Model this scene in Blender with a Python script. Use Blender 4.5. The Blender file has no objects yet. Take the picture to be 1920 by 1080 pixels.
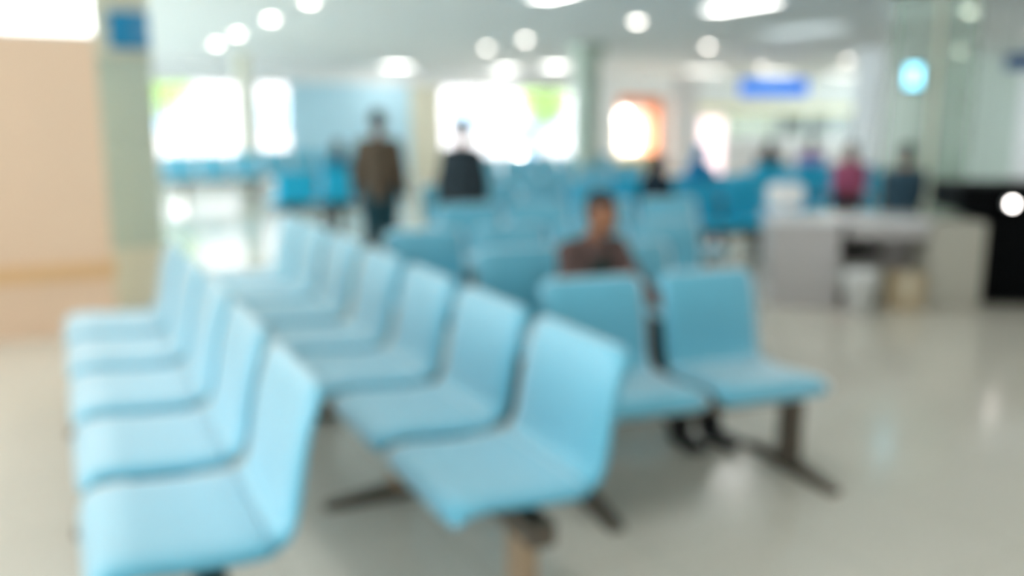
import bpy, bmesh, math, random
from mathutils import Vector, Matrix
random.seed(7)
SC = bpy.context.scene
COL = SC.collection
PI = math.pi

# ------------------------------------------------------------------ camera, sky, exposure
cam_data = bpy.data.cameras.new('camera')
cam = bpy.data.objects.new('camera', cam_data)
COL.objects.link(cam)
cam.location = (0, 0, 1.531)
cam.rotation_euler = (PI/2 - 0.188, 0, -0.475)
cam_data.sensor_width = 36
cam_data.lens = 36 * 1660 / 1920
cam_data.clip_start = 0.05
cam_data.clip_end = 300
cam_data.dof.use_dof = True              # the lens was focused close, so the hall is out of focus
cam_data.dof.focus_distance = 0.50
cam_data.dof.aperture_fstop = 2.3
SC.camera = cam

world = bpy.data.worlds.new('sky')
SC.world = world
world.use_nodes = True
wn = world.node_tree.nodes
wn['Background'].inputs[0].default_value = (0.975, 0.99, 1.0, 1)
wn['Background'].inputs[1].default_value = 5.0

SC.view_settings.view_transform = 'Standard'
SC.view_settings.look = 'None'
SC.view_settings.gamma = 1
SC.view_settings.use_curve_mapping = False
SC.view_settings.exposure = 1.36
PANEL_POWER = 4.0
SPOT_POWER = 4.5

# ------------------------------------------------------------------ materials
def srgb(r, g, b):
    f = lambda c: (c/255)/12.92 if c/255 <= 0.04045 else ((c/255+0.055)/1.055)**2.4
    return (f(r), f(g), f(b), 1)

def mat(name, rgb, rough=0.5, metal=0.0, vary=0.0, scale=8.0, spec=0.5, coat=0.0, coat_rough=0.2, sheen=0.0, bump=0.0):
    m = bpy.data.materials.new(name)
    m.use_nodes = True
    nt = m.node_tree
    b = nt.nodes['Principled BSDF']
    c = srgb(*rgb)
    b.inputs['Base Color'].default_value = c
    b.inputs['Roughness'].default_value = rough
    b.inputs['Metallic'].default_value = metal
    b.inputs['Specular IOR Level'].default_value = spec
    b.inputs['Coat Weight'].default_value = coat
    b.inputs['Coat Roughness'].default_value = coat_rough
    b.inputs['Sheen Weight'].default_value = sheen
    if vary or bump:
        tc = nt.nodes.new('ShaderNodeTexCoord')
        nz = nt.nodes.new('ShaderNodeTexNoise')
        nz.inputs['Scale'].default_value = scale
        nz.inputs['Detail'].default_value = 3
        nt.links.new(tc.outputs['Object'], nz.inputs['Vector'])
        if vary:
            rp = nt.nodes.new('ShaderNodeValToRGB')
            rp.color_ramp.elements[0].position = 0.3
            rp.color_ramp.elements[1].position = 0.7
            rp.color_ramp.elements[0].color = tuple(v*(1-vary) for v in c[:3]) + (1,)
            rp.color_ramp.elements[1].color = tuple(min(1, v*(1+vary)) for v in c[:3]) + (1,)
            nt.links.new(nz.outputs['Fac'], rp.inputs['Fac'])
            nt.links.new(rp.outputs['Color'], b.inputs['Base Color'])
        if bump:
            bp = nt.nodes.new('ShaderNodeBump')
            bp.inputs['Strength'].default_value = bump
            bp.inputs['Distance'].default_value = 0.01
            nt.links.new(nz.outputs['Fac'], bp.inputs['Height'])
            nt.links.new(bp.outputs['Normal'], b.inputs['Normal'])
    return m

def emit(name, rgb, strength):
    m = bpy.data.materials.new(name)
    m.use_nodes = True
    b = m.node_tree.nodes['Principled BSDF']
    c = srgb(*rgb)
    b.inputs['Base Color'].default_value = c
    b.inputs['Emission Color'].default_value = c
    b.inputs['Emission Strength'].default_value = strength
    return m

def glass(name, rgb, alpha, rough=0.02):
    # thin pane: mostly clear, tinted, with a surface reflection
    m = bpy.data.materials.new(name)
    m.use_nodes = True
    nt = m.node_tree
    nt.nodes.remove(nt.nodes['Principled BSDF'])
    out = nt.nodes['Material Output']
    tr = nt.nodes.new('ShaderNodeBsdfTransparent')
    tr.inputs[0].default_value = srgb(*rgb)
    gl = nt.nodes.new('ShaderNodeBsdfGlossy')
    gl.inputs['Roughness'].default_value = rough
    df = nt.nodes.new('ShaderNodeBsdfDiffuse')
    df.inputs[0].default_value = srgb(*rgb)
    lw = nt.nodes.new('ShaderNodeFresnel')
    lw.inputs[0].default_value = 1.45
    m1 = nt.nodes.new('ShaderNodeMixShader')
    m1.inputs[0].default_value = alpha
    m2 = nt.nodes.new('ShaderNodeMixShader')
    nt.links.new(tr.outputs[0], m1.inputs[1])
    nt.links.new(df.outputs[0], m1.inputs[2])
    nt.links.new(lw.outputs[0], m2.inputs[0])
    nt.links.new(m1.outputs[0], m2.inputs[1])
    nt.links.new(gl.outputs[0], m2.inputs[2])
    nt.links.new(m2.outputs[0], out.inputs[0])
    return m

def floor_material():
    m = mat('polished_terrazzo', (205, 205, 192), 0.16, spec=0.6)
    nt = m.node_tree
    b = nt.nodes['Principled BSDF']
    tc = nt.nodes.new('ShaderNodeTexCoord')
    n1 = nt.nodes.new('ShaderNodeTexNoise')
    n1.inputs['Scale'].default_value = 60
    n1.inputs['Detail'].default_value = 4
    rp = nt.nodes.new('ShaderNodeValToRGB')
    rp.color_ramp.elements[0].position = 0.35
    rp.color_ramp.elements[1].position = 0.65
    rp.color_ramp.elements[0].color = srgb(206, 203, 190)
    rp.color_ramp.elements[1].color = srgb(228, 225, 213)
    br = nt.nodes.new('ShaderNodeTexBrick')
    br.offset = 0
    br.inputs['Scale'].default_value = 1.0
    br.inputs['Brick Width'].default_value = 0.6
    br.inputs['Row Height'].default_value = 0.6
    br.inputs['Mortar Size'].default_value = 0.003
    br.inputs['Color1'].default_value = (1, 1, 1, 1)
    br.inputs['Color2'].default_value = (0.97, 0.97, 0.97, 1)
    br.inputs['Mortar'].default_value = (0.75, 0.75, 0.72, 1)
    mx = nt.nodes.new('ShaderNodeMix')
    mx.data_type = 'RGBA'
    mx.blend_type = 'MULTIPLY'
    mx.inputs[0].default_value = 1
    nt.links.new(tc.outputs['Object'], n1.inputs['Vector'])
    nt.links.new(tc.outputs['Object'], br.inputs['Vector'])
    nt.links.new(n1.outputs['Fac'], rp.inputs['Fac'])
    nt.links.new(rp.outputs['Color'], mx.inputs[6])
    nt.links.new(br.outputs['Color'], mx.inputs[7])
    nt.links.new(mx.outputs[2], b.inputs['Base Color'])
    return m

M = dict(
    floor=floor_material(),
    ceiling=mat('ceiling_paint', (243, 244, 244), 0.8, vary=0.01, scale=2),
    white=mat('white_wall_paint', (244, 243, 243), 0.7, vary=0.01, scale=3),
    grey_wall=mat('grey_pink_wall_paint', (214, 208, 208), 0.7, vary=0.01, scale=3),
    blue_wall=mat('pale_blue_wall_panel', (190, 226, 242), 0.6, vary=0.02, scale=1.5),
    orange=mat('peach_laminate', (242, 210, 180), 0.5, vary=0.015, scale=2),
    orange_band=mat('tan_laminate', (232, 190, 140), 0.5, vary=0.02, scale=3),
    cream=mat('cream_cladding', (226, 220, 200), 0.45, vary=0.02, scale=3),
    sage=mat('sage_cladding', (190, 200, 186), 0.4, vary=0.02, scale=3),
    chair=mat('sky_blue_vinyl', (88, 186, 214), 0.5, vary=0.03, scale=5, spec=0.6, coat=0.9, coat_rough=0.42, sheen=0.9),
    deep_chair=mat('deep_blue_vinyl', (0, 178, 220), 0.45, vary=0.03, scale=5, coat=0.15, coat_rough=0.35),
    steel=mat('dark_painted_steel', (104, 96, 86), 0.4, metal=0.5, vary=0.03, scale=20),
    lit_steel=mat('lit_painted_steel', (176, 154, 128), 0.4, metal=0.2, vary=0.03, scale=20),  # lighter copy of the steel, for the bench legs catching light
    black_steel=mat('black_steel', (48, 46, 44), 0.45, metal=0.4),
    alu=mat('brushed_aluminium', (196, 198, 196), 0.35, metal=0.7, vary=0.03, scale=30),
    sign_blue=emit('brightened_blue_sign_face', (8, 112, 222), 0.34),  # glow added to face and stripe to lift the sign out of shade
    sign_pale=emit('brightened_pale_sign_stripe', (50, 128, 222), 0.34),
    sign_cyan=mat('teal_blue_sign_face', (0, 138, 190), 0.4, vary=0.02),
    sign_grey=mat('grey_blue_sign_face', (70, 142, 190), 0.4),
    sign_navy=mat('navy_sign_face', (6, 72, 128), 0.4),
    pane=glass('clear_window_glass', (240, 250, 252), 0.02),
    dimming_pane=glass('dimming_grey_glass', (204, 206, 208), 0.02),  # grey tint added to dim the outside through the far windows
    facade=mat('white_render', (238, 232, 230), 0.8, vary=0.02, scale=1),
    facade_pane=mat('blue_grey_facade_glass', (186, 210, 228), 0.2),
    pale_blue=mat('pale_blue_print', (150, 200, 236), 0.6),
    tinted_pane=glass('grey_tinted_glass', (207, 208, 208), 0.02),  # tint added to cut the daylight falling on the left bench
    milky_pane=glass('milky_green_glass', (224, 236, 222), 0.75, 0.1),
    green_pane=glass('green_tinted_glass', (228, 238, 230), 0.3),
    desk_top=mat('white_desk_laminate', (240, 243, 246), 0.2, coat=0.3),
    desk=mat('grey_desk_panel', (196, 193, 193), 0.5, vary=0.01),
    desk_beige=mat('beige_desk_panel', (184, 182, 170), 0.5, vary=0.01),
    black=mat('black_laminate', (4, 6, 8), 0.6, vary=0.02, spec=0.08),
    plastic_white=mat('white_plastic', (232, 234, 234), 0.4),
    cardboard=mat('cardboard', (196, 178, 146), 0.8, vary=0.04),
    skin=mat('skin', (150, 100, 68), 0.5, vary=0.03, scale=14),
    hair=mat('black_hair', (34, 28, 26), 0.55, vary=0.1, scale=40),
    shoe=mat('black_leather', (18, 20, 20), 0.4),
    eye=mat('dark_eye', (26, 20, 18), 0.2),
    leaf=mat('green_leaves', (166, 200, 104), 0.7, vary=0.25, scale=5),
    bark=mat('tree_bark', (120, 100, 80), 0.9, vary=0.15, scale=10),
    paving=mat('pale_paving', (215, 214, 210), 0.8, vary=0.03, scale=2),
    fascia=mat('orange_fascia', (238, 160, 122), 0.5, vary=0.02),
    yellow=mat('pale_yellow_fascia', (236, 226, 180), 0.5, vary=0.02),
    sage_wall=mat('pale_sage_wall_paint', (214, 222, 212), 0.6, vary=0.01, scale=3),
    light_box=emit('lit_box_diffuser', (252, 255, 250), 1.3),
    lamp=emit('lit_lamp_diffuser', (255, 252, 246), PANEL_POWER),
    panel_glow=emit('panel_glow_diffuser', (226, 236, 240), 0.36),  # faint glow put on the unlit panels so they show pale
    desk_lamp=emit('lit_spot_lens', (255, 246, 240), 12.0),
    spot=emit('lit_downlight', (255, 246, 236), SPOT_POWER),
    screen=emit('lit_cyan_screen', (130, 216, 244), 1.8),
    shop_light=emit('lit_shop_bulb', (255, 246, 236), 12.0),
    lightbox=emit('lit_poster_box', (255, 226, 226), 0.8),
    shop_back=emit('lit_shop_panel', (250, 246, 236), 0.45),
    glint_glow=emit('glint_globe_glow', (255, 246, 236), 30.0),  # glow that stands in for sun glints
)

# ------------------------------------------------------------------ mesh helpers
def link(name, bm, m, parent=None, smooth=False, bevel=0.0):
    bmesh.ops.recalc_face_normals(bm, faces=bm.faces)
    me = bpy.data.meshes.new(name)
    bm.to_mesh(me)
    bm.free()
    if smooth:
        for p in me.polygons:
            p.use_smooth = True
    me.materials.append(m)
    o = bpy.data.objects.new(name, me)
    COL.objects.link(o)
    if parent is not None:
        o.parent = parent
    if bevel:
        b = o.modifiers.new('bevel', 'BEVEL')
        b.width = bevel
        b.segments = 2
        b.limit_method = 'ANGLE'
    return o

def box(bm, x0, x1, y0, y1, z0, z1, mtx=None):
    vs = [bm.verts.new((x, y, z)) for x in (x0, x1) for y in (y0, y1) for z in (z0, z1)]
    for f in ((0, 1, 3, 2), (4, 6, 7, 5), (0, 4, 5, 1), (2, 3, 7, 6), (0, 2, 6, 4), (1, 5, 7, 3)):
        bm.faces.new([vs[i] for i in f])
    if mtx is not None:
        for v in vs:
            v.co = mtx @ v.co
    return vs

def boxes(*lst):
    bm = bmesh.new()
    for b in lst:
        box(bm, *b)
    return bm

def cyl(bm, p0, p1, r0, r1=None, n=20):
    r1 = r0 if r1 is None else r1
    p0, p1 = Vector(p0), Vector(p1)
    q = (p1-p0).to_track_quat('Z', 'Y').to_matrix()
    rings = []
    for p, r in ((p0, r0), (p1, r1)):
        rings.append([bm.verts.new(p + q @ Vector((r*math.cos(2*PI*k/n), r*math.sin(2*PI*k/n), 0))) for k in range(n)])
    for k in range(n):
        bm.faces.new((rings[0][k], rings[0][(k+1) % n], rings[1][(k+1) % n], rings[1][k]))
    bm.faces.new(rings[0][::-1])
    bm.faces.new(rings[1])

def lathe(bm, profile, c=(0, 0, 0), n=28):
    c = Vector(c)
    rings = [[bm.verts.new(c + Vector((r*math.cos(2*PI*k/n), r*math.sin(2*PI*k/n), z))) for k in range(n)] for r, z in profile]
    for a, b in zip(rings, rings[1:]):
        for k in range(n):
            bm.faces.new((a[k], a[(k+1) % n], b[(k+1) % n], b[k]))
    bm.faces.new(rings[0][::-1])
    bm.faces.new(rings[-1])

def ball(bm, c, rx, ry, rz, sub=3, mtx=None):
    r = bmesh.ops.create_icosphere(bm, subdivisions=sub, radius=1)
    for v in r['verts']:
        p = Vector((v.co.x*rx, v.co.y*ry, v.co.z*rz))
        if mtx is not None:
            p = mtx @ p
        v.co = p + Vector(c)

def capsule(bm, p0, p1, r0, r1):
    t = bmesh.new()
    for p, r in ((p0, r0), (p1, r1)):
        s = bmesh.ops.create_icosphere(t, subdivisions=2, radius=r)
        for v in s['verts']:
            v.co = v.co + Vector(p)
    h = bmesh.ops.convex_hull(t, input=list(t.verts))
    junk = [g for g in h['geom_interior'] if isinstance(g, bmesh.types.BMVert)]
    bmesh.ops.delete(t, geom=junk, context='VERTS')
    me = bpy.data.meshes.new('tmp')
    t.to_mesh(me)
    t.free()
    bm.from_mesh(me)
    bpy.data.meshes.remove(me)

def thing(name, label, cat, loc=(0, 0, 0), rz=0.0, group=None):
    o = bpy.data.objects.new(name, None)
    o.empty_display_size = 0.1
    COL.objects.link(o)
    o.location = loc
    o.rotation_euler = (0, 0, rz)
    return tag(o, label, cat, group)

def tag(o, label, cat, group=None):
    o['label'] = label
    o['category'] = cat
    if group:
        o['group'] = group
    return o

def struct(name, bm, m, parent=None, bevel=0.0):
    o = link(name, bm, m, parent, bevel=bevel)
    if parent is None:
        o['kind'] = 'structure'
    return o

def copy_tree(o, parent=None):
    c = o.copy()
    COL.objects.link(c)
    if parent is not None:
        c.parent = parent
    for ch in list(o.children):
        copy_tree(ch, c)
    return c

# ------------------------------------------------------------------ the setting
CZ = 2.85            # ceiling height
FY = 22.4            # far wall
struct('floor', boxes((-4, 30, -3.2, FY+0.25, -0.2, 0)), M['floor'])
struct('ceiling', boxes((-4.1, 30.1, -3.3, FY+0.25, CZ, CZ+0.2)), M['ceiling'])

def far_wall(name, x0, x1, z0, z1, m, y=FY, t=0.2):
    return struct(name, boxes((x0, x1, y, y+t, z0, z1)), m)

# far wall: solid pieces between the openings (each piece its own stretch of wall)
far_wall('wall_far_header', -4, 15.05, 2.42, CZ, M['white'])
far_wall('wall_far_left', -4, 2.0, 0, 2.42, M['white'])
far_wall('wall_far_blue', 5.32, 8.5, 0, 2.42, M['blue_wall'])
far_wall('wall_far_pier', 8.5, 9.4, 0, 2.42, M['cream'])
far_wall('wall_far_white', 13.75, 15.05, 0, 2.42, M['white'])
far_wall('wall_far_sill_left', 2.0, 4.15, 0, 0.55, M['white'])
far_wall('wall_far_sill_middle', 4.55, 5.32, 0, 0.75, M['white'])
far_wall('wall_far_post', 4.15, 4.55, 0, 2.42, M['white'])
far_wall('wall_far_right', 17.05, 18.05, 0, CZ, M['grey_wall'])
far_wall('wall_far_shop_header', 15.05, 17.05, 2.25, CZ, M['white'])
far_wall('wall_far_counter_header', 18.05, 30, 1.98, CZ, M['white'])
far_wall('wall_far_counter_base', 19.1, 30, 0, 0.95, M['grey_wall'])

def window(n, x0, x1, z0, z1, nx, nz, y=FY, fr=0.05, pm=None):
    bm = bmesh.new()
    box(bm, x0, x1, y+0.05, y+0.13, z0, z0+fr)
    box(bm, x0, x1, y+0.05, y+0.13, z1-fr, z1)
    for i in range(nx+1):
        x = x0 + (x1-x0)*i/nx
        box(bm, max(x0, x-fr/2), min(x1, x+fr/2), y+0.052, y+0.128, z0, z1)
    for i in range(1, nz):
        z = z0 + (z1-z0)*i/nz
        box(bm, x0, x1, y+0.054, y+0.126, z-fr/2, z+fr/2)
    w = struct('window_%d' % n, bm, M['alu'])
    link('pane', boxes((x0+0.01, x1-0.01, y+0.088, y+0.094, z0+0.01, z1-0.01)), pm or M['pane'], w)
    return w

window(1, 2.0, 4.15, 0.55, 2.42, 2, 1, pm=M['dimming_pane'])
window(2, 4.55, 5.32, 0.75, 2.42, 1, 1, pm=M['dimming_pane'])
window(3, 9.4, 13.75, 0.06, 2.42, 4, 2, pm=M['dimming_pane'])
struct('trim_1', boxes((9.4, 13.75, FY, FY+0.2, 0, 0.06)), M['alu'])
window(4, 19.1, 30, 0.95, 1.72, 9, 1, fr=0.09, pm=M['green_pane'])
struct('trim_2', boxes((18.05, 30, FY-0.12, FY+0.2, 1.72, 1.98)), M['yellow'])
# room behind the counter windows
struct('wall_counter_room', boxes((18, 30, FY+2.6, FY+2.8, 0, CZ)), M['white'])
struct('floor_counter_room', boxes((15, 30, FY+0.25, FY+2.8, -0.2, 0)), M['floor'])
struct('ceiling_counter_room', boxes((15, 30, FY+0.25, FY+2.8, CZ, CZ+0.2)), M['ceiling'])
struct('wall_counter_room_side', boxes((18.05, 18.2, FY+0.2, FY+2.6, 0, CZ)), M['white'])
struct('wall_shop_side', boxes((14.9, 15.05, FY+0.2, FY+2.6, 0, CZ)), M['white'])
struct('wall_shop_back', boxes((15.05, 18.05, FY+2.6, FY+2.8, 0, CZ)), M['white'])

# unseen side walls, glazed to bring more daylight into the hall
def side_window(n, p, q, z0=0.35, pm=None):
    """glazed wall from p to q (plan points) with a low sill and mullions"""
    p, q = Vector((p[0], p[1], 0)), Vector((q[0], q[1], 0))
    L = (q-p).length
    mx = Matrix.Translation(p) @ Matrix.Rotation(math.atan2((q-p).y, (q-p).x), 4, 'Z')
    bm = bmesh.new()
    k = max(2, round(L/2.4))
    for i in range(k+1):
        x = L*i/k
        box(bm, max(0, x-0.03), min(L, x+0.03), -0.04, 0.04, z0, CZ, mx)
    box(bm, 0, L, -0.038, 0.038, z0, z0+0.05, mx)
    w = struct('window_%d' % n, bm, M['alu'])
    bm = bmesh.new()
    box(bm, 0.01, L-0.01, -0.003, 0.003, z0+0.01, CZ-0.01, mx)
    link('pane', bm, pm or M['pane'], w)
    bm = bmesh.new()
    box(bm, 0, L, -0.1, 0.1, 0, z0, mx)
    struct('wall_sill_%d' % n, bm, M['white'])

side_window(5, (-4, -3.2), (-4, 7.0), pm=M['tinted_pane'])
side_window(6, (-4, 7.1), (-4, FY))
struct('wall_back', boxes((-4, 30, -3.4, -3.2, 0, CZ)), M['white'])
side_window(7, (30, -3.2), (30, FY))

# peach partition on the left with a lit box over it
struct('wall_left', boxes((-4, 0.33, 7.0, 7.12, 0, 0.40), (-4, 0.33, 7.0, 7.12, 0.52, 2.10)), M['orange'])
struct('trim_3', boxes((-4, 0.345, 6.985, 7.13, 0.40, 0.52)), M['orange_band'])
t = thing('light_box', 'long glowing white light box on top of the peach wall', 'light box', (-1.83, 7.06, 2.10), 0)
link('housing', boxes((-2.16, 2.16, 0.005, 0.06, 0, CZ-2.10), (-2.16, 2.16, -0.055, 0.005, 0, 0.02)), M['plastic_white'], t)
link('diffuser', boxes((-2.15, 2.15, -0.05, 0.004, 0.021, CZ-2.11)), M['light_box'], t)

# the right hand wall behind the green glass
struct('wall_right', boxes((14.9, 30, 12.3, 12.5, 0, CZ)), M['sage_wall'])
struct('wall_right_pillar', boxes((14.15, 14.9, 12.2, 12.8, 0, CZ)), M['white'])

# ------------------------------------------------------------------ outside the far windows
o = link('paved_ground', boxes((-20, 60, FY+2.9, 80, -0.25, -0.05), (-20, 14.85, FY+0.25, FY+2.9, -0.25, -0.05)), M['paving'])
o['kind'] = 'structure'

def tree(x, y, h, r, label):
    t = thing('tree', label, 'tree', (x, y, -0.05), random.random()*6, 'trees outside the far windows')
    bm = bmesh.new()
    cyl(bm, (0, 0, 0), (0, 0, h*0.55), 0.12, 0.07, 12)
    for a in (0.5, 2.6, 4.6):
        cyl(bm, (0, 0, h*0.42), (math.cos(a)*r*0.5, math.sin(a)*r*0.5, h*0.68), 0.05, 0.02, 8)
    link('trunk', bm, M['bark'], t, True)
    bm = bmesh.new()
    for k in range(900):
        a = random.random()*2*PI
        b = math.acos(random.uniform(-1, 1))
        q = r*(random.random()**0.4)
        p = Vector((q*math.sin(b)*math.cos(a), q*math.sin(b)*math.sin(a), h*0.72 + 0.9*q*math.cos(b)))
        s = random.uniform(0.06, 0.13)
        u = Vector((random.uniform(-1, 1), random.uniform(-1, 1), random.uniform(-1, 1))).normalized()
        v = u.orthogonal().normalized()
        vs = [bm.verts.new(p + d) for d in (u*s, v*s*0.5, -u*s, -v*s*0.5)]
        bm.faces.new(vs)
    link('foliage', bm, M['leaf'], t)

tree(2.6, 27.0, 3.6, 1.1, 'green tree outside the left windows of the far wall')
tree(9.9, 27.5, 3.4, 0.8, 'green tree outside the left edge of the glazed entrance')
tree(14.9, 26.6, 3.0, 0.9, 'green tree outside the right edge of the glazed entrance')

def globe(x, y, label, z=0.42):  # glowing globes added in place of bright glints outdoors
    t = thing('glint_globe', label, 'lamp', (x, y, -0.05), 0, 'glint globes outside the glass')
    bm = bmesh.new()
    lathe(bm, [(0.10, 0), (0.10, 0.03), (0.03, 0.05), (0.03, z-0.08), (0.07, z-0.06), (0.07, z-0.03)])
    link('post', bm, M['alu'], t, True)
    bm = bmesh.new()
    ball(bm, (0, 0, z+0.06), 0.12, 0.12, 0.12)
    link('globe', bm, M['glint_glow'], t, True)

globe(12.4, 23.6, 'glaring globe added for a glint low outside the glazed entrance')
globe(10.55, 23.6, 'glaring globe on a tall post added for a glint outside the glazed entrance', 1.0)
globe(2.72, 23.4, 'glaring globe added for a glint outside the leftmost far window', 0.95)

# white backdrop building, added to cut the bright sky in the far windows
t = thing('building', 'white low building added as a backdrop against the bright sky outside the far windows', 'building', (10, 41, -0.05), 0)
bm = bmesh.new()
box(bm, -22, 26, 0, 6, 0, 6.2)
link('facade', bm, M['facade'], t)
link('roof_slab', boxes((-22.5, 26.5, -0.6, 6.3, 6.2, 6.5)), M['paving'], t)
for i in range(10):
    x = -20 + i*4.6
    w = link('window', boxes((x, x+2.2, -0.06, 0.05, 1.0, 2.6)), M['alu'], t)
    link('pane', boxes((x+0.08, x+2.12, -0.075, -0.055, 1.08, 2.52)), M['facade_pane'], w)
t = thing('banner_stand', 'pale blue upright banner outside the right end of the glazed entrance', 'banner', (13.0, 24.2, -0.05), 0)
link('banner', boxes((-0.28, 0.28, -0.01, 0.01, 0.1, 1.5)), M['pale_blue'], t)
link('base', boxes((-0.30, 0.30, -0.15, 0.15, 0, 0.06)), M['alu'], t)

# ------------------------------------------------------------------ beam benches
SH = 0.471
def arc_profile():
    # seat profile from the front lip to the bend, then up the back: (depth, height)
    seat = [(-0.012, SH-0.052), (-0.012, SH-0.030), (0.0, SH-0.010), (0.022, SH), (0.08, SH+0.004), (0.18, SH-0.006), (0.28, SH-0.014), (0.36, SH-0.016), (0.405, SH-0.010)]
    back = [(0.405, SH-0.010), (0.437, SH+0.006), (0.458, SH+0.035), (0.470, SH+0.08), (0.480, SH+0.14), (0.492, SH+0.21), (0.508, SH+0.28), (0.528, SH+0.34), (0.548, SH+0.385), (0.556, SH+0.400)]
    return seat, back

def resample(pts, n):
    out = []
    P = [Vector((0, a, b)) for a, b in pts]
    L = [0]
    for a, b in zip(P, P[1:]):
        L.append(L[-1] + (b-a).length)
    for k in range(n+1):
        s = L[-1]*k/n
        i = max(j for j in range(len(L)) if L[j] <= s+1e-9)
        i = min(i, len(P)-2)
        f = (s-L[i])/(L[i+1]-L[i])
        out.append((P[i].lerp(P[i+1], f), s, L[-1]))
    return out

def pad(pts, x0, x1, thick, r, round_start, round_end, n=26):
    """a padded strip following a profile, with rounded corners at its free end"""
    bm = bmesh.new()
    R = resample(pts, n)
    cx, hw = (x0+x1)/2, (x1-x0)/2
    nv = 12
    rows = []
    for k, (p, s, L) in enumerate(R):
        a = R[max(0, k-1)][0]
        b = R[min(n, k+1)][0]
        t = (b-a).normalized()
        nrm = Vector((0, -t.z, t.y))
        w = hw
        for flag, d in ((round_start, s), (round_end, L-s)):
            if flag and d < r:
                w = min(w, hw - r + math.sqrt(max(0, r*r-(r-d)**2)))
        row = []
        # loop around the strip: top from left to right, then bottom back
        for j in range(nv+1):
            u = -1 + 2*j/nv
            bulge = thick*0.5*(1-abs(u)**6)**0.5
            e = 1.0
            if round_start:
                e = min(e, (s/(thick*0.6)) if s < thick*0.6 else 1)
            if round_end:
                e = min(e, ((L-s)/(thick*0.6)) if L-s < thick*0.6 else 1)
            e = math.sqrt(max(0.0, 1-(1-e)**2))
            row.append((p, nrm, cx+u*w, bulge*e))
        rows.append(row)
    top = [[bm.verts.new((x, 0, 0) + p*1 if False else Vector((x, p.y, p.z)) + nrm*h) for (p, nrm, x, h) in row] for row in rows]
    bot = [[bm.verts.new(Vector((x, p.y, p.z)) - nrm*h) for (p, nrm, x, h) in row] for row in rows]
    for g, flip in ((top, False), (bot, True)):
        for a, b in zip(g, g[1:]):
            for j in range(nv):
                f = (a[j], a[j+1], b[j+1], b[j])
                bm.faces.new(f[::-1] if flip else f)
    for ta, tb, ba, bb in zip(top, top[1:], bot, bot[1:]):
        bm.faces.new((ta[0], tb[0], bb[0], ba[0]))
        bm.faces.new((ta[nv], ba[nv], bb[nv], tb[nv]))
    for t, b in ((top[0], bot[0]), (top[-1], bot[-1])):
        for j in range(nv):
            bm.faces.new((t[j], t[j+1], b[j+1], b[j]))
    bmesh.ops.remove_doubles(bm, verts=bm.verts, dist=0.0006)
    return bm

def bench(label, n, pitch, loc, rz, legs, chair=None, foot_mat=None, leg_mat=None, inset=0.014):
    """n seats on one beam; seats run along -x from the root, backs at +y"""
    root = thing('beam_bench', label, 'bench', (loc[0], loc[1], 0), rz, 'rows of blue beam seating')
    chair = chair or M['chair']
    seat, back = arc_profile()
    g = 0.010
    for i in range(n):
        x1, x0 = -i*pitch-g, -(i+1)*pitch+g
        so = link('seat', pad(seat, x0, x1, 0.046, 0.06, True, False), chair, root, True)
        bo = link('backrest', pad(back, x0+inset, x1-inset, 0.042, 0.06, False, True), chair, root, True)
        # steel bracket that carries the shell on the beam
        xc = (x0+x1)/2
        link('seat_bracket', boxes((xc-0.15, xc+0.15, 0.12, 0.38, SH-0.082, SH-0.034)), M['black_steel'], root)
    link('beam', boxes((-n*pitch+0.03, -0.03, 0.22, 0.30, SH-0.155, SH-0.080)), M['steel'], root, bevel=0.006)
    for lx in legs:
        lg = link('leg', boxes((lx-0.045, lx+0.045, 0.225, 0.295, 0.045, SH-0.10)), leg_mat or M['steel'], root, bevel=0.008)
        bm = bmesh.new()
        prof = [(-0.06, 0.0), (-0.06, 0.022), (0.20, 0.058), (0.32, 0.058), (0.58, 0.022), (0.58, 0.0)]
        L = [bm.verts.new((lx-0.03, y, z)) for y, z in prof]
        Rr = [bm.verts.new((lx+0.03, y, z)) for y, z in prof]
        bm.faces.new(L)
        bm.faces.new(Rr[::-1])
        for k in range(len(prof)):
            kk = (k+1) % len(prof)
            bm.faces.new((L[k], L[kk], Rr[kk], Rr[k]))
        link('foot', bm, foot_mat or M['steel'], lg, bevel=0.006)
    return root

H90 = -PI/2
bench('pale blue five-seat beam bench at the left edge, in front of the peach wall', 5, 0.66, (0.01, 2.08), H90, (-0.18, -1.40, -2.60))
bench('pale blue four-seat beam bench nearest the camera in the middle', 4, 0.632, (0.905, 2.03), H90, (-0.17, -1.25, -2.35), leg_mat=M['lit_steel'])
bench('pale blue three-seat beam bench continuing behind the nearest middle bench', 3, 0.632, (0.905, 4.59), H90, (-0.2, -1.7))
bench('blue beam bench seen from the front, whose right end stands free on the open floor', 2, 0.565, (2.776, 2.508), -0.1337, (0.0, -1.0), inset=0.026)
bench('blue two-seat bench the person in the brown jacket sits on', 2, 0.60, (3.0, 3.45), -0.1337, (-0.1, -1.05))
bench('blue beam bench next behind the person in the brown jacket', 4, 0.56, (3.86, 4.25), -0.1337, (-0.2, -1.1, -2.0))
bench('blue beam bench just behind which the person in the dark coat stands', 4, 0.60, (4.95, 5.65), -0.1337, (-0.2, -1.2, -2.2))
bench('deep blue beam bench behind the left end of the white desk', 4, 0.60, (6.9, 6.9), -0.1337, (-0.2, -1.2, -2.2), M['deep_chair'])
bench('blue beam bench to the right of the standing man in brown', 4, 0.60, (5.7, 8.0), 0, (-0.2, -1.2, -2.2))
bench('deep blue beam bench carrying the person in the blue headscarf', 4, 0.60, (8.0, 7.9), -0.1337, (-0.2, -1.2, -2.2), M['deep_chair'])
bench('deep blue beam bench right behind the white desk top', 4, 0.60, (9.6, 7.3), -0.4, (-0.2, -1.2, -2.2), M['deep_chair'])
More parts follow.
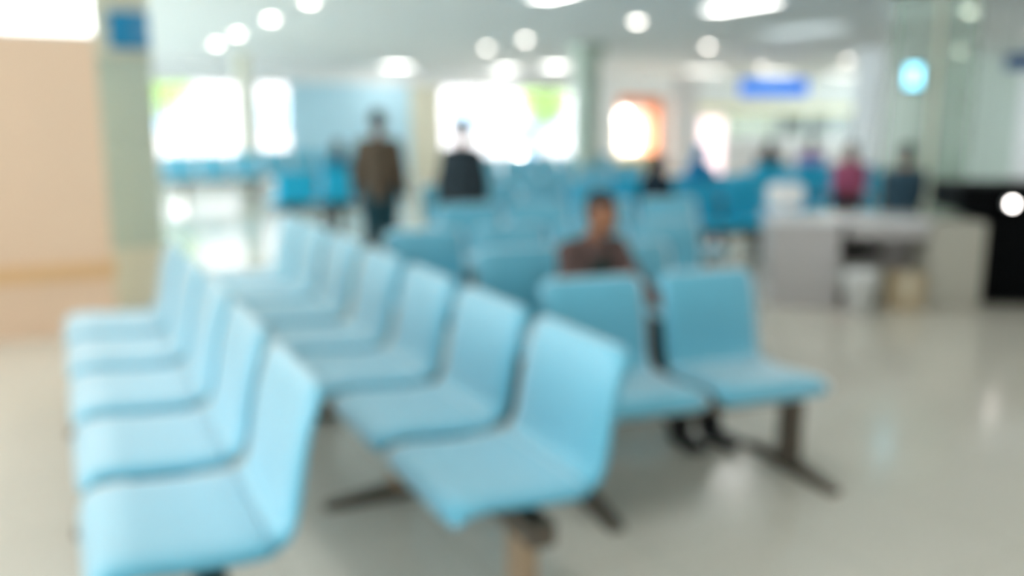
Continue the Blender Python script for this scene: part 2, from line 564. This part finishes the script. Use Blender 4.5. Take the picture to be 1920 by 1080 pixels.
bench('deep blue bench under the long-haired person in teal, left of the man in brown', 3, 0.60, (2.5, 12.05), PI, (-0.2, -1.5), M['deep_chair'])
bench('deep blue bench two far sitters share before the counter, backs to camera', 3, 0.62, (9.65, 10.74), PI-0.62, (-0.2, -1.5), M['deep_chair'])
bench('blue beam bench standing across the hall short of the sage-grey column', 5, 0.62, (8.2, 10.9), 0, (-0.2, -1.5, -2.8))
bench('blue beam bench under the pale blue far wall', 5, 0.62, (6.5, 19.2), 0, (-0.2, -1.5, -2.8))
bench('blue beam bench against the leftmost far windows', 4, 0.62, (3.7, 17.6), 0, (-0.2, -1.5, -2.3))
bench('blue beam bench in front of the glazed entrance', 5, 0.62, (9.8, 14.2), 0, (-0.2, -1.5, -2.8))

# ------------------------------------------------------------------ people
def skinned(name, bm, m, parent, voxel, smooth=4):
    me = bpy.data.meshes.new('tmp')
    bm.to_mesh(me)
    bm.free()
    o = bpy.data.objects.new('tmp', me)
    COL.objects.link(o)
    r = o.modifiers.new('r', 'REMESH')
    r.mode = 'VOXEL'
    r.voxel_size = voxel
    s = o.modifiers.new('s', 'SMOOTH')
    s.iterations = smooth
    s.factor = 0.5
    dg = bpy.context.evaluated_depsgraph_get()
    dg.update()
    out = bpy.data.meshes.new_from_object(o.evaluated_get(dg))
    bpy.data.objects.remove(o)
    bpy.data.meshes.remove(me)
    out.name = name
    out.materials.clear()
    out.materials.append(m)
    for p in out.polygons:
        p.use_smooth = True
        p.material_index = 0
    b = bpy.data.objects.new(name, out)
    COL.objects.link(b)
    b.parent = parent
    return b

def person(label, loc, rz, h, shirt, trousers, pose='stand', seat_z=SH, lean=0.0, head_turn=0.0, hands=None, feet=None,
           hair='short', sleeves=True, inner=None, group='people in the waiting hall', voxel=0.011, scarf=None, bag=None, width=1.0):
    """figure facing local -y; its left side is +x"""
    root = thing('person', label, 'person', (loc[0], loc[1], 0), rz, group)
    k = h
    V = Vector
    if pose == 'stand':
        hipz = 0.52*k
        ox = 0.0
    else:
        hipz = seat_z + 0.085
        ox = 0.0
    up = V((0, -math.sin(lean), math.cos(lean)))
    pel = V((0, 0, hipz))
    chest = pel + up*0.205*k
    neck = pel + up*0.315*k
    head = neck + up*0.095*k + V((0, -0.012*k, 0))
    Hm = Matrix.Rotation(head_turn, 3, 'Z')
    sh = {s: pel + up*0.272*k + V((s*0.104*k*width, 0, 0)) for s in (-1, 1)}
    hip = {s: pel + V((s*0.052*k, 0, -0.01*k)) for s in (-1, 1)}
    if pose == 'stand':
        knee = {s: V((s*0.055*k, -0.012*k, 0.285*k)) for s in (-1, 1)}
        ank = {s: V((s*0.06*k, 0.01*k, 0.05*k)) for s in (-1, 1)}
        wr = {s: sh[s] + V((s*0.045*k, -0.03*k, -0.31*k)) for s in (-1, 1)}
    else:
        knee = {s: V((s*0.07*k, -0.255*k, max(hipz-0.02, 0.28*k))) for s in (-1, 1)}
        ank = {s: V((s*0.07*k, -0.25*k, 0.05*k)) for s in (-1, 1)}
        wr = {s: V((s*0.075*k, -0.19*k, hipz+0.075)) for s in (-1, 1)}
    if feet:
        for s in feet:
            ank[s] = V(feet[s][0])
            knee[s] = V(feet[s][1])
    if hands:
        for s in hands:
            wr[s] = V(hands[s])
    elb = {}
    for s in (-1, 1):
        mid = (sh[s]+wr[s])/2
        d = (wr[s]-sh[s]).length
        l = 0.165*k
        off = math.sqrt(max(0.0004, l*l-(d/2)**2))
        ax = (wr[s]-sh[s]).normalized()
        out = V((s*0.25, 1.0, -0.2))
        out = (out - ax*out.dot(ax)).normalized()
        elb[s] = mid + out*min(off, 0.12*k)
    hr = 0.065*k

    def head_pt(x, y, z):
        return head + Hm @ V((x*k, y*k, z*k))

    # --- body
    bm = bmesh.new()
    capsule(bm, pel, pel+up*0.10*k, 0.075*k, 0.070*k)
    for s in (-1, 1):
        capsule(bm, pel+up*0.10*k+V((s*0.03*k, 0, 0)), chest+V((s*0.045*k, 0, 0)), 0.055*k, 0.06*k)
        capsule(bm, chest+V((s*0.04*k, 0, 0)), sh[s], 0.060*k, 0.030*k)
        capsule(bm, neck+up*-0.02*k, sh[s]+up*0.004*k, 0.030*k, 0.026*k)
        capsule(bm, sh[s], elb[s], 0.030*k, 0.024*k)
        capsule(bm, elb[s], wr[s], 0.025*k, 0.016*k)
        capsule(bm, hip[s], knee[s], 0.056*k, 0.036*k)
        capsule(bm, knee[s], knee[s].lerp(ank[s], 0.35)+V((0, 0.008*k, 0)), 0.035*k, 0.036*k)
        capsule(bm, knee[s].lerp(ank[s], 0.35)+V((0, 0.008*k, 0)), ank[s], 0.035*k, 0.023*k)
        capsule(bm, ank[s]+V((0, 0.015*k, -0.02*k)), ank[s]+V((s*0.012*k, -0.09*k, -0.028*k)), 0.026*k, 0.020*k)
        # hand: palm, four unequal fingers and a thumb
        fd = (wr[s]-elb[s]).normalized()
        if pose == 'sit':
            fd = (fd + V((0, -0.6, -0.5))).normalized()
        sd = fd.cross(V((0, 0, 1)) if abs(fd.z) < 0.9 else V((0, 1, 0))).normalized()
        if pose == 'stand':
            sd = V((0, -1, 0)) - fd*V((0, -1, 0)).dot(fd)
            sd.normalize()
        pn = fd.cross(sd).normalized()
        pm = wr[s] + fd*0.045*k
        for q in (-1, 0, 1):
            capsule(bm, wr[s]+fd*0.008*k+sd*q*0.008*k, pm+sd*q*0.015*k, 0.012*k, 0.0095*k)
        cu = -pn if pn.z > 0 else pn
        for q, fl in enumerate((0.034, 0.042, 0.045, 0.038)):
            b0 = pm + sd*(q-1.5)*0.0125*k
            b1 = b0 + (fd + sd*(q-1.5)*0.08)*fl*0.55*k
            b2 = b1 + (fd*0.8 + cu*0.5).normalized()*fl*0.45*k
            capsule(bm, b0, b1, 0.0062*k, 0.0058*k)
            capsule(bm, b1, b2, 0.0058*k, 0.005*k)
        tb = wr[s] + fd*0.018*k - sd*0.018*k
        t1 = tb + (fd*0.7 - sd*0.75).normalized()*0.026*k
        capsule(bm, tb, t1, 0.008*k, 0.0068*k)
        capsule(bm, t1, t1+(fd + cu*0.3).normalized()*0.02*k, 0.0068*k, 0.0055*k)
    capsule(bm, pel+up*0.27*k, neck+up*0.03*k, 0.036*k, 0.032*k)
    ball(bm, head_pt(0, 0.005, 0.018), 0.046*k, 0.056*k, 0.055*k, 3, Hm)
    ball(bm, head_pt(0, -0.012, -0.022), 0.038*k, 0.044*k, 0.048*k, 3, Hm)
    capsule(bm, head_pt(0, -0.052, 0.006), head_pt(0, -0.063, -0.016), 0.006*k, 0.009*k)        # nose
    capsule(bm, head_pt(-0.012, -0.050, -0.036), head_pt(0.012, -0.050, -0.036), 0.006*k, 0.006*k)  # lips
    capsule(bm, head_pt(0, -0.042, -0.060), head_pt(0, -0.040, -0.056), 0.012*k, 0.012*k)       # chin
    for s in (-1, 1):
        ball(bm, head_pt(s*0.047, 0.006, -0.006), 0.007*k, 0.014*k, 0.019*k, 2, Hm)             # ears
        capsule(bm, head_pt(s*0.010, -0.050, 0.014), head_pt(s*0.028, -0.043, 0.014), 0.007*k, 0.006*k)  # brow
    skinned('body', bm, M['skin'], root, min(voxel, 0.009), 3)
    for s in (-1, 1):
        bm = bmesh.new()
        ball(bm, head_pt(s*0.018, -0.049, 0.001), 0.006*k, 0.005*k, 0.005*k, 2)
        link('eye', bm, M['eye'], root, True)
    # --- hair
    if scarf:
        bm = bmesh.new()
        ball(bm, head_pt(0, 0.012, 0.022), 0.056*k, 0.064*k, 0.066*k, 3, Hm)
        capsule(bm, head_pt(0, 0.03, -0.02), chest+up*0.07*k+V((0, 0.02, 0)), 0.055*k, 0.085*k)
        skinned('headscarf', bm, scarf, root, voxel)
    else:
        bm = bmesh.new()
        ball(bm, head_pt(0, 0.012, 0.034), 0.050*k, 0.060*k, 0.049*k, 3, Hm)
        ball(bm, head_pt(0, 0.034, 0.0), 0.046*k, 0.036*k, 0.046*k, 3, Hm)
        if hair == 'long':
            capsule(bm, head_pt(0, 0.036, 0.0), head_pt(0, 0.05, -0.12), 0.050*k, 0.040*k)
            for s in (-1, 1):
                capsule(bm, head_pt(s*0.036, 0.015, 0.015), head_pt(s*0.044, 0.02, -0.09), 0.018*k, 0.016*k)
        skinned('hair', bm, M['hair'], root, voxel, 2)
    # --- shirt or jacket
    e = 0.012*k
    bm = bmesh.new()
    hem = pel + up*(-0.03*k if pose == 'stand' else 0.0)
    capsule(bm, hem, pel+up*0.12*k, 0.076*k+e, 0.074*k+e)
    capsule(bm, pel+up*0.12*k, chest+up*0.05*k, 0.074*k+e, 0.064*k+e)
    for s in (-1, 1):
        capsule(bm, hem+V((s*0.035*k, 0, 0)), pel+up*0.10*k+V((s*0.035*k, 0, 0)), 0.062*k+e, 0.060*k+e)
        capsule(bm, pel+up*0.10*k+V((s*0.035*k, 0, 0)), chest+V((s*0.048*k, 0, 0)), 0.058*k+e, 0.062*k+e)
    for v in bm.verts:                           # straight hem
        v.co.z = max(v.co.z, hem.z - 0.035*k)
    for s in (-1, 1):
        capsule(bm, chest+V((s*0.04*k, 0, 0)), sh[s], 0.060*k+e, 0.031*k+e)
        capsule(bm, neck+up*-0.035*k, sh[s]+up*0.004*k, 0.030*k+e*0.7, 0.027*k+e)
        capsule(bm, sh[s], elb[s], 0.030*k+e, 0.026*k+e)
        if sleeves:
            capsule(bm, elb[s], elb[s].lerp(wr[s], 0.88), 0.027*k+e, 0.020*k+e*0.8)
    skinned('shirt' if inner is None else 'jacket', bm, shirt, root, voxel)
    if inner is not None:
        bm = bmesh.new()
        capsule(bm, chest+V((0, -0.060*k, -0.12*k)), chest+V((0, -0.042*k, 0.045*k)), 0.062*k, 0.048*k)
        capsule(bm, chest+V((0, -0.02*k, 0.05*k)), neck+up*-0.02*k, 0.042*k, 0.040*k)
        skinned('shirt', bm, inner, root, voxel)
    # --- trousers
    bm = bmesh.new()
    for s in (-1, 1):
        capsule(bm, pel+V((s*0.03*k, 0, 0)), hip[s], 0.072*k, 0.068*k)
        capsule(bm, hip[s], knee[s], 0.060*k+e, 0.042*k+e)
        capsule(bm, knee[s], ank[s]+V((0, 0, 0.02*k)), 0.041*k+e, 0.030*k+e)
    skinned('trousers', bm, trousers, root, voxel)
    for s in (-1, 1):
        bm = bmesh.new()
        a = ank[s]
        capsule(bm, V((a.x, a.y+0.018*k, 0.032*k)), V((a.x+s*0.014*k, a.y-0.105*k, 0.028*k)), 0.030*k, 0.025*k)
        capsule(bm, V((a.x, a.y+0.01*k, 0.035*k)), V((a.x, a.y, 0.055*k)), 0.030*k, 0.030*k)
        for v in bm.verts:
            v.co.z = max(v.co.z, 0.004)
        skinned('shoe', bm, M['shoe'], root, voxel, 2)
    return root

cloth = lambda n, rgb: mat(n, rgb, 0.85, vary=0.08, scale=25)
brown = cloth('brown_shirt_cloth', (90, 76, 62))
mauve = cloth('mauve_brown_jacket_cloth', (98, 78, 74))
jeans = cloth('dark_teal_denim', (10, 58, 70))
blackc = cloth('black_cloth', (16, 22, 22))
greenblack = cloth('dark_green_cloth', (12, 48, 46))
slate = cloth('slate_coat_cloth', (36, 50, 58))
navy = cloth('navy_cloth', (8, 38, 54))
teal = cloth('teal_cloth', (0, 130, 160))
bluec = cloth('blue_cloth', (0, 128, 180))
pink = cloth('pink_cloth', (170, 84, 116))
purple = cloth('purple_cloth', (140, 110, 180))
dkbrown = cloth('dark_brown_cloth', (74, 58, 56))
steelblue = cloth('dark_blue_grey_cloth', (40, 68, 84))
magenta = cloth('magenta_cloth', (170, 80, 150))

person('person in a brown shirt and dark jeans standing with back to camera', (2.90, 8.55), PI-0.45, 1.62, brown, jeans)
person('person in a long dark coat standing before the glazed entrance', (3.30, 7.40), PI-0.42, 1.55, slate, blackc, width=0.8)
person('person in an open brown jacket seated behind the free-standing front bench', (2.35, 3.83), 0.05, 1.42, mauve, blackc,
       'sit', seat_z=0.445, lean=0.33, head_turn=0.15, inner=greenblack, voxel=0.009,
       hands={1: (0.11, -0.52, 0.69), -1: (-0.10, -0.40, 0.65)}, feet={1: ((0.33, -0.66, 0.07), (0.14, -0.49, 0.52)), -1: ((0.18, -0.62, 0.07), (0.0, -0.47, 0.52))})
person('person in a dark navy headscarf and navy clothes seated on the deep blue bench', (5.45, 7.38), -0.1337, 1.30, navy, blackc, 'sit', scarf=navy, head_turn=1.4)
person('long-haired person in teal seated with back to camera left of the man in brown', (3.42, 11.78), PI, 1.45, teal, dkbrown, 'sit', hair='long')
person('person in a blue top and blue headscarf seated on the deep blue bench', (6.78, 8.33), -0.1337, 1.42, bluec, navy, 'sit', scarf=bluec)
person('person in dark brown seated far back before the yellow-topped counter', (9.75, 10.35), PI-0.62, 1.45, dkbrown, blackc, 'sit', hair='long')
person('person in purple and pink seated far back, middle of the counter', (10.25, 9.99), PI-0.62, 1.5, purple, pink, 'sit')
person('person in a pink top with dark hair seated right of the counter sitters', (8.80, 7.93), -0.9, 1.45, pink, blackc, 'sit', hair='long')
person('person in dark blue-grey seated behind the right end of the desk', (7.85, 6.35), 2.4, 1.50, steelblue, blackc, 'sit')

# ------------------------------------------------------------------ left column with its blue sign
t = thing('column', 'cream clad column with a green glass cabinet at the right end of the peach wall', 'column', (0.52, 8.05, 0), 0)
link('plinth', boxes((-0.27, 0.27, -0.27, 0.27, 0, 0.50)), M['cream'], t, bevel=0.01)
link('shaft', boxes((-0.25, 0.25, -0.10, 0.25, 0.50, 2.02), (-0.25, 0.25, -0.25, 0.25, 2.02, CZ)), M['cream'], t)
fr = link('cabinet_frame', boxes((-0.25, -0.22, -0.25, -0.10, 0.5, 2.02), (0.22, 0.25, -0.25, -0.10, 0.5, 2.02), (-0.22, 0.22, -0.25, -0.10, 0.5, 0.53), (-0.22, 0.22, -0.25, -0.10, 1.99, 2.02), (-0.22, 0.22, -0.22, -0.105, 1.0, 1.02), (-0.22, 0.22, -0.22, -0.105, 1.5, 1.52)), M['sage'], t)
link('glass_door', boxes((-0.22, 0.22, -0.243, -0.237, 0.53, 1.99)), M['milky_pane'], fr)
t = thing('wall_sign', 'small square teal-blue sign high on the cream column', 'sign', (0.62, 7.775, 2.08), 0)
link('panel', boxes((-0.145, 0.145, -0.03, 0.022, 0, 0.28)), M['sign_cyan'], t, bevel=0.004)
link('pictogram_plate', boxes((0.03, 0.132, -0.036, -0.028, 0.03, 0.25)), M['sign_grey'], t)

# ------------------------------------------------------------------ free columns
def column(label, x, y, w, m, cap=False):
    t = thing('column', label, 'column', (x, y, 0), 0)
    link('shaft', boxes((-w/2, w/2, -w/2, w/2, 0.12, CZ-0.22 if cap else CZ)), m, t, bevel=0.015)
    link('base', boxes((-w/2-0.02, w/2+0.02, -w/2-0.02, w/2+0.02, 0, 0.12)), M['alu'], t, bevel=0.01)
    if cap:
        link('capital', boxes((-w/2-0.07, w/2+0.07, -w/2-0.07, w/2+0.07, CZ-0.22, CZ)), M['sage'], t, bevel=0.01)

column('square sage-grey column standing in the middle right of the glazed entrance', 8.65, 13.9, 0.36, M['sage'], True)
column('thin pale column at the left between the far windows', 3.55, 18.8, 0.24, M['cream'])

# ------------------------------------------------------------------ ceiling lamps
def downlight(label):
    t = thing('downlight', label, 'ceiling light', (0, 0, CZ), 0, 'round downlights in the ceiling')
    bm = bmesh.new()
    n = 28
    ri = [[bm.verts.new((r*math.cos(2*PI*k/n), r*math.sin(2*PI*k/n), z)) for k in range(n)] for r, z in ((0.075, 0), (0.078, -0.012), (0.105, -0.010), (0.11, 0))]
    for a, b in zip(ri, ri[1:]):
        for k in range(n):
            bm.faces.new((a[k], a[(k+1) % n], b[(k+1) % n], b[k]))
    link('trim_ring', bm, M['plastic_white'], t, True)
    bm = bmesh.new()
    lathe(bm, [(0.074, -0.004), (0.073, -0.012), (0.064, -0.026), (0.044, -0.037), (0.018, -0.042), (0.001, -0.043)])
    link('lens', bm, M['spot'], t, True)
    return t

dl = [((2.72, 10.26), 'round downlight at the top edge over the left aisle'),
      ((2.72, 12.23), 'second round downlight down the left aisle'),
      ((2.72, 14.59), 'third round downlight down the left aisle'),
      ((2.72, 16.58), 'farthest round downlight down the left aisle'),
      ((7.19, 10.28), 'bright round downlight right of the ceiling centre, nearest of its line'),
      ((7.13, 13.38), 'round downlight left of the sage column, nearer of the pair'),
      ((7.32, 15.25), 'round downlight left of the sage column, farther of the pair'),
      ((10.73, 13.10), 'round downlight above the left of the long blue sign'),
      ((16.23, 17.65), 'round downlight right above the long blue sign'),
      ((16.07, 14.76), 'round downlight right of the long blue sign'),
      ((10.12, 7.45), 'round downlight at the top right corner of the ceiling'),
      ((15.91, 11.85), 'round downlight seen through the green glass screen')]
d0 = None
for (x, y), lb in dl:
    if d0 is None:
        o = d0 = downlight(lb)
    else:
        o = copy_tree(d0)
        o['label'] = lb
    o.location = (x, y, CZ)

def linear_lamp(label, x, y, w, l, lit=True):
    t = thing('linear_ceiling_lamp', label, 'ceiling light', (x, y, CZ), 0, 'linear lamps in the ceiling')
    link('frame', boxes((-w/2-0.03, w/2+0.03, -l/2-0.03, -l/2, -0.03, 0), (-w/2-0.03, w/2+0.03, l/2, l/2+0.03, -0.03, 0), (-w/2-0.03, -w/2, -l/2, l/2, -0.03, 0), (w/2, w/2+0.03, -l/2, l/2, -0.03, 0)), M['plastic_white'], t)
    link('diffuser', boxes((-w/2, w/2, -l/2, l/2, -0.022, -0.004)), M['lamp'] if lit else M['panel_glow'], t)

linear_lamp('bright linear ceiling lamp at the top edge right of centre', 7.25, 8.3, 0.3, 1.1)
linear_lamp('pale dim linear ceiling panel above the long blue sign', 10.15, 10.2, 0.5, 1.5, False)
linear_lamp('pale dim linear ceiling panel at the top near the green glass screen', 9.45, 7.5, 0.35, 1.0, False)
linear_lamp('bright ceiling lamp above the pale blue far wall', 7.8, 21.4, 0.7, 0.8)
linear_lamp('bright ceiling lamp above the left half of the glazed entrance', 10.8, 21.4, 0.6, 0.8)
linear_lamp('bright ceiling lamp above the right half of the glazed entrance', 11.35, 19.7, 0.6, 0.8)
linear_lamp('linear ceiling lamp cut by the top edge at centre', 4.85, 8.45, 0.3, 0.7)
for i, x in enumerate((16.0, 18.6, 21.2, 23.8)):  # row of lamps added to brighten the far wall
    linear_lamp(['first', 'second', 'third', 'last'][i] + ' of the linear lamps added to brighten the far wall before the counter, counted from the shop stall', x, 19.6, 1.3, 0.3)
for i, x in enumerate((19.5, 22.0, 24.5, 27.0)):  # unseen lamps added to light the room behind the counter glass
    linear_lamp('wide ceiling lamp added to brighten the room behind the counter windows', x, FY+1.4, 2.0, 0.6)
for i, (x, y) in enumerate([(-1.5, 2.2), (1.5, 2.2), (4.8, 2.2), (8.0, 2.2), (1.5, 5.6), (4.8, 5.6), (13.5, 8.2), (13.5, 2.2)]):  # unseen overhead lamps added as fill light
    linear_lamp('linear ceiling lamp added for fill light above the seating outside the picture', x, y, 0.3, 1.3)

# ------------------------------------------------------------------ hanging signs and screen
def hanging_sign(label, loc, rz, w, h, face, stripe):
    t = thing('hanging_sign', label, 'sign', loc, rz)
    link('board', boxes((-w/2, w/2, -0.03, 0.03, 0, h)), face, t, bevel=0.006)
    if stripe:
        link('caption_strip', boxes((-w/2+0.08, w/2-0.34, -0.034, -0.029, h*0.40, h*0.95)), stripe, t)
    for x in (-w*0.35, w*0.35):
        bm = bmesh.new()
        cyl(bm, (x, 0, h-0.005), (x, 0, CZ-loc[2]), 0.008, n=10)
        link('rod', bm, M['alu'], t, True)

hanging_sign('long bright blue sign hanging from the ceiling before the counter', (13.1, 13.9, 2.01), -0.54, 1.34, 0.32, M['sign_blue'], M['sign_pale'])
hanging_sign('dark blue sign at the right edge above the white partition', (8.95, 5.75, 2.03), -0.85, 0.62, 0.15, M['sign_navy'], None)

t = thing('display_screen', 'small glowing cyan display screen on the green glass screen', 'display', (7.84, 6.33, 1.83), -0.75)
link('bezel', boxes((-0.10, 0.10, 0, 0.04, 0, 0.26)), M['black'], t, bevel=0.008)
link('screen', boxes((-0.075, 0.06, -0.004, 0.003, 0.03, 0.235)), M['screen'], t)
link('bracket', boxes((-0.015, 0.015, 0.041, 0.07, 0.10, CZ-1.83)), M['alu'], t)

# green glass screens with a post (right)
t = thing('glass_screen', 'tall green glass screen with a slim beige post behind the desk', 'screen', (8.6, 6.75, 0), -0.90)
link('glass_panel', boxes((-0.42, 0.03, -0.006, 0.006, 0.05, CZ)), M['green_pane'], t)
link('glass_panel', boxes((0.09, 0.45, -0.006, 0.006, 0.05, CZ)), M['green_pane'], t)
link('post', boxes((0.03, 0.09, -0.03, 0.03, 0, CZ)), M['cream'], t)
link('bottom_rail', boxes((-0.42, 0.45, -0.02, 0.02, 0, 0.05)), M['alu'], t)
# white partition at the right edge
struct('wall_right_partition', boxes((9.0, 9.12, 3.0, 5.95, 0, 2.0)), M['white'])

# ------------------------------------------------------------------ desk and what stands by it
DR = -0.593
t = thing('desk', 'white-topped grey reception desk standing on the right', 'desk', (5.22, 5.45, 0), DR)
link('desk_top', boxes((-0.02, 1.24, -0.02, 0.66, 0.70, 0.735)), M['desk_top'], t, bevel=0.006)
link('side_panel', boxes((0, 0.54, 0.0, 0.62, 0, 0.70)), M['desk'], t, bevel=0.006)
cb = link('cabinet', boxes((1.24, 1.66, 0.0, 0.62, 0, 0.72)), M['desk_beige'], t, bevel=0.006)
link('door', boxes((1.26, 1.64, -0.018, 0.002, 0.06, 0.70)), M['desk_beige'], cb, bevel=0.004)
link('back_panel', boxes((0.54, 1.24, 0.56, 0.58, 0.25, 0.70)), M['desk'], t)
link('drawer', boxes((0.60, 1.22, 0.03, 0.52, 0.58, 0.70)), M['desk'], t, bevel=0.005)

def at_desk(x, y, z=0.0):
    c, s = math.cos(DR), math.sin(DR)
    return (5.22 + c*x - s*y, 5.45 + s*x + c*y, z)

t = thing('monitor', 'white rounded monitor standing on the left end of the desk', 'monitor', at_desk(0.16, 0.42, 0.735), DR)
bm = bmesh.new()
lathe(bm, [(0.085, 0), (0.085, 0.012), (0.03, 0.02), (0.025, 0.06)], (0, 0.05, 0))
link('stand', bm, M['plastic_white'], t, True)
link('housing', boxes((-0.15, 0.15, -0.06, 0.10, 0.05, 0.26)), M['plastic_white'], t, bevel=0.05)
link('screen', boxes((-0.125, 0.125, 0.098, 0.104, 0.075, 0.235)), M['black'], t)

def office_chair(label, loc, rz):
    t = thing('office_chair', label, 'chair', loc, rz)
    link('seat', boxes((-0.17, 0.17, -0.15, 0.20, 0.42, 0.50)), M['black'], t, bevel=0.03)
    bm = bmesh.new()
    cyl(bm, (0, 0.05, 0.07), (0, 0.05, 0.43), 0.025)
    link('gas_column', bm, M['alu'], t, True)
    bm = bmesh.new()
    for a in range(5):
        an = a*2*PI/5
        cyl(bm, (0, 0.05, 0.075), (0.15*math.cos(an), 0.05+0.15*math.sin(an), 0.045), 0.018, 0.012, 10)
    base = link('star_base', bm, M['black'], t, True)
    for a in range(5):
        an = a*2*PI/5
        bm = bmesh.new()
        ball(bm, (0.15*math.cos(an), 0.05+0.15*math.sin(an), 0.022), 0.022, 0.022, 0.022, 2)
        link('castor', bm, M['black'], base, True)

office_chair('low black-seated office chair pushed under the desk', at_desk(0.73, 0.24), DR)
office_chair('black-seated office chair under the person in dark blue-grey behind the desk', (7.85, 6.35, 0), 2.4)

t = thing('waste_bin', 'white waste bin on the floor in front of the desk kneehole', 'bin', at_desk(0.66, -0.22), DR)
bm = bmesh.new()
lathe(bm, [(0.095, 0), (0.125, 0.30), (0.132, 0.305), (0.132, 0.32), (0.118, 0.32), (0.09, 0.02)])
link('bucket', bm, M['plastic_white'], t, True)
bm = bmesh.new()
lathe(bm, [(0.131, 0.322), (0.12, 0.345), (0.06, 0.36), (0.001, 0.362)])
link('lid', bm, M['plastic_white'], t, True)

t = thing('carton', 'beige cardboard carton on the floor under the desk', 'box', at_desk(1.09, 0.12), DR)
link('carton_body', boxes((-0.13, 0.13, -0.14, 0.14, 0, 0.30)), M['cardboard'], t, bevel=0.004)
link('tape', boxes((-0.03, 0.03, -0.142, 0.142, 0.10, 0.302)), M['cream'], t)

t = thing('counter', 'black counter with a thick overhanging top at the right edge', 'counter', (6.72, 4.72, 0), -0.55)
link('cabinet', boxes((0.10, 1.5, 0, 0.55, 0.03, 0.78)), M['black'], t, bevel=0.008)
link('counter_top', boxes((-0.14, 1.55, -0.03, 0.62, 0.78, 1.01)), M['black'], t, bevel=0.02)
link('toe_kick', boxes((0.13, 1.47, 0.04, 0.52, 0, 0.03)), M['black_steel'], t)
t = thing('spot_lamp', 'glaring round lamp on the front of the black counter', 'lamp', (6.90, 4.56, 0.86), -0.55)
bm = bmesh.new()
cyl(bm, (0, 0.0, 0), (0, -0.05, 0), 0.035)
link('lamp_housing', bm, M['alu'], t, True)
bm = bmesh.new()
cyl(bm, (0, -0.05, 0), (0, -0.054, 0), 0.022)
link('lens', bm, M['desk_lamp'], t)

# ------------------------------------------------------------------ shop alcove in the far wall
t = thing('shop_stall', 'orange-topped shop stall with lit shelves in the far wall', 'stall', (16.05, 23.0, 0), 0)
link('fascia', boxes((-0.95, 0.95, -0.05, 0.05, 1.88, 2.22)), M['fascia'], t, bevel=0.01)
link('side_panel', boxes((-0.97, -0.90, 0, 0.7, 0, 2.2)), M['fascia'], t)
link('side_panel', boxes((0.90, 0.97, 0, 0.7, 0, 2.2)), M['fascia'], t)
link('back_panel', boxes((-0.9, 0.9, 0.66, 0.7, 0.5, 1.88)), M['shop_back'], t)
link('counter', boxes((-0.9, 0.9, -0.05, 0.4, 0, 0.5)), M['yellow'], t, bevel=0.01)
for z in (0.95, 1.4):
    link('shelf', boxes((-0.9, 0.9, 0.40, 0.66, z, z+0.03)), M['white'], t)
for x, z, r in ((-0.45, 1.55, 0.09), (-0.10, 1.72, 0.07), (-0.02, 1.36, 0.09), (0.12, 1.08, 0.08), (0.16, 0.74, 0.13), (0.30, 1.25, 0.06)):
    bm = bmesh.new()
    ball(bm, (x, 0.30, z), r, r, r, 2)
    link('globe_bulb', bm, M['shop_light'], t, True)

t = thing('poster_lightbox', 'tall pale pink lit poster box beside the shop stall', 'lightbox', (14.32, 17.23, 0), -0.7)
link('case', boxes((-0.34, 0.34, 0, 0.12, 0.1, 1.62)), M['alu'], t, bevel=0.01)
link('poster', boxes((-0.28, 0.28, -0.008, 0.002, 0.22, 1.55)), M['lightbox'], t)
link('foot', boxes((-0.30, -0.22, -0.12, 0.24, 0, 0.10), (0.22, 0.30, -0.12, 0.24, 0, 0.10)), M['alu'], t)
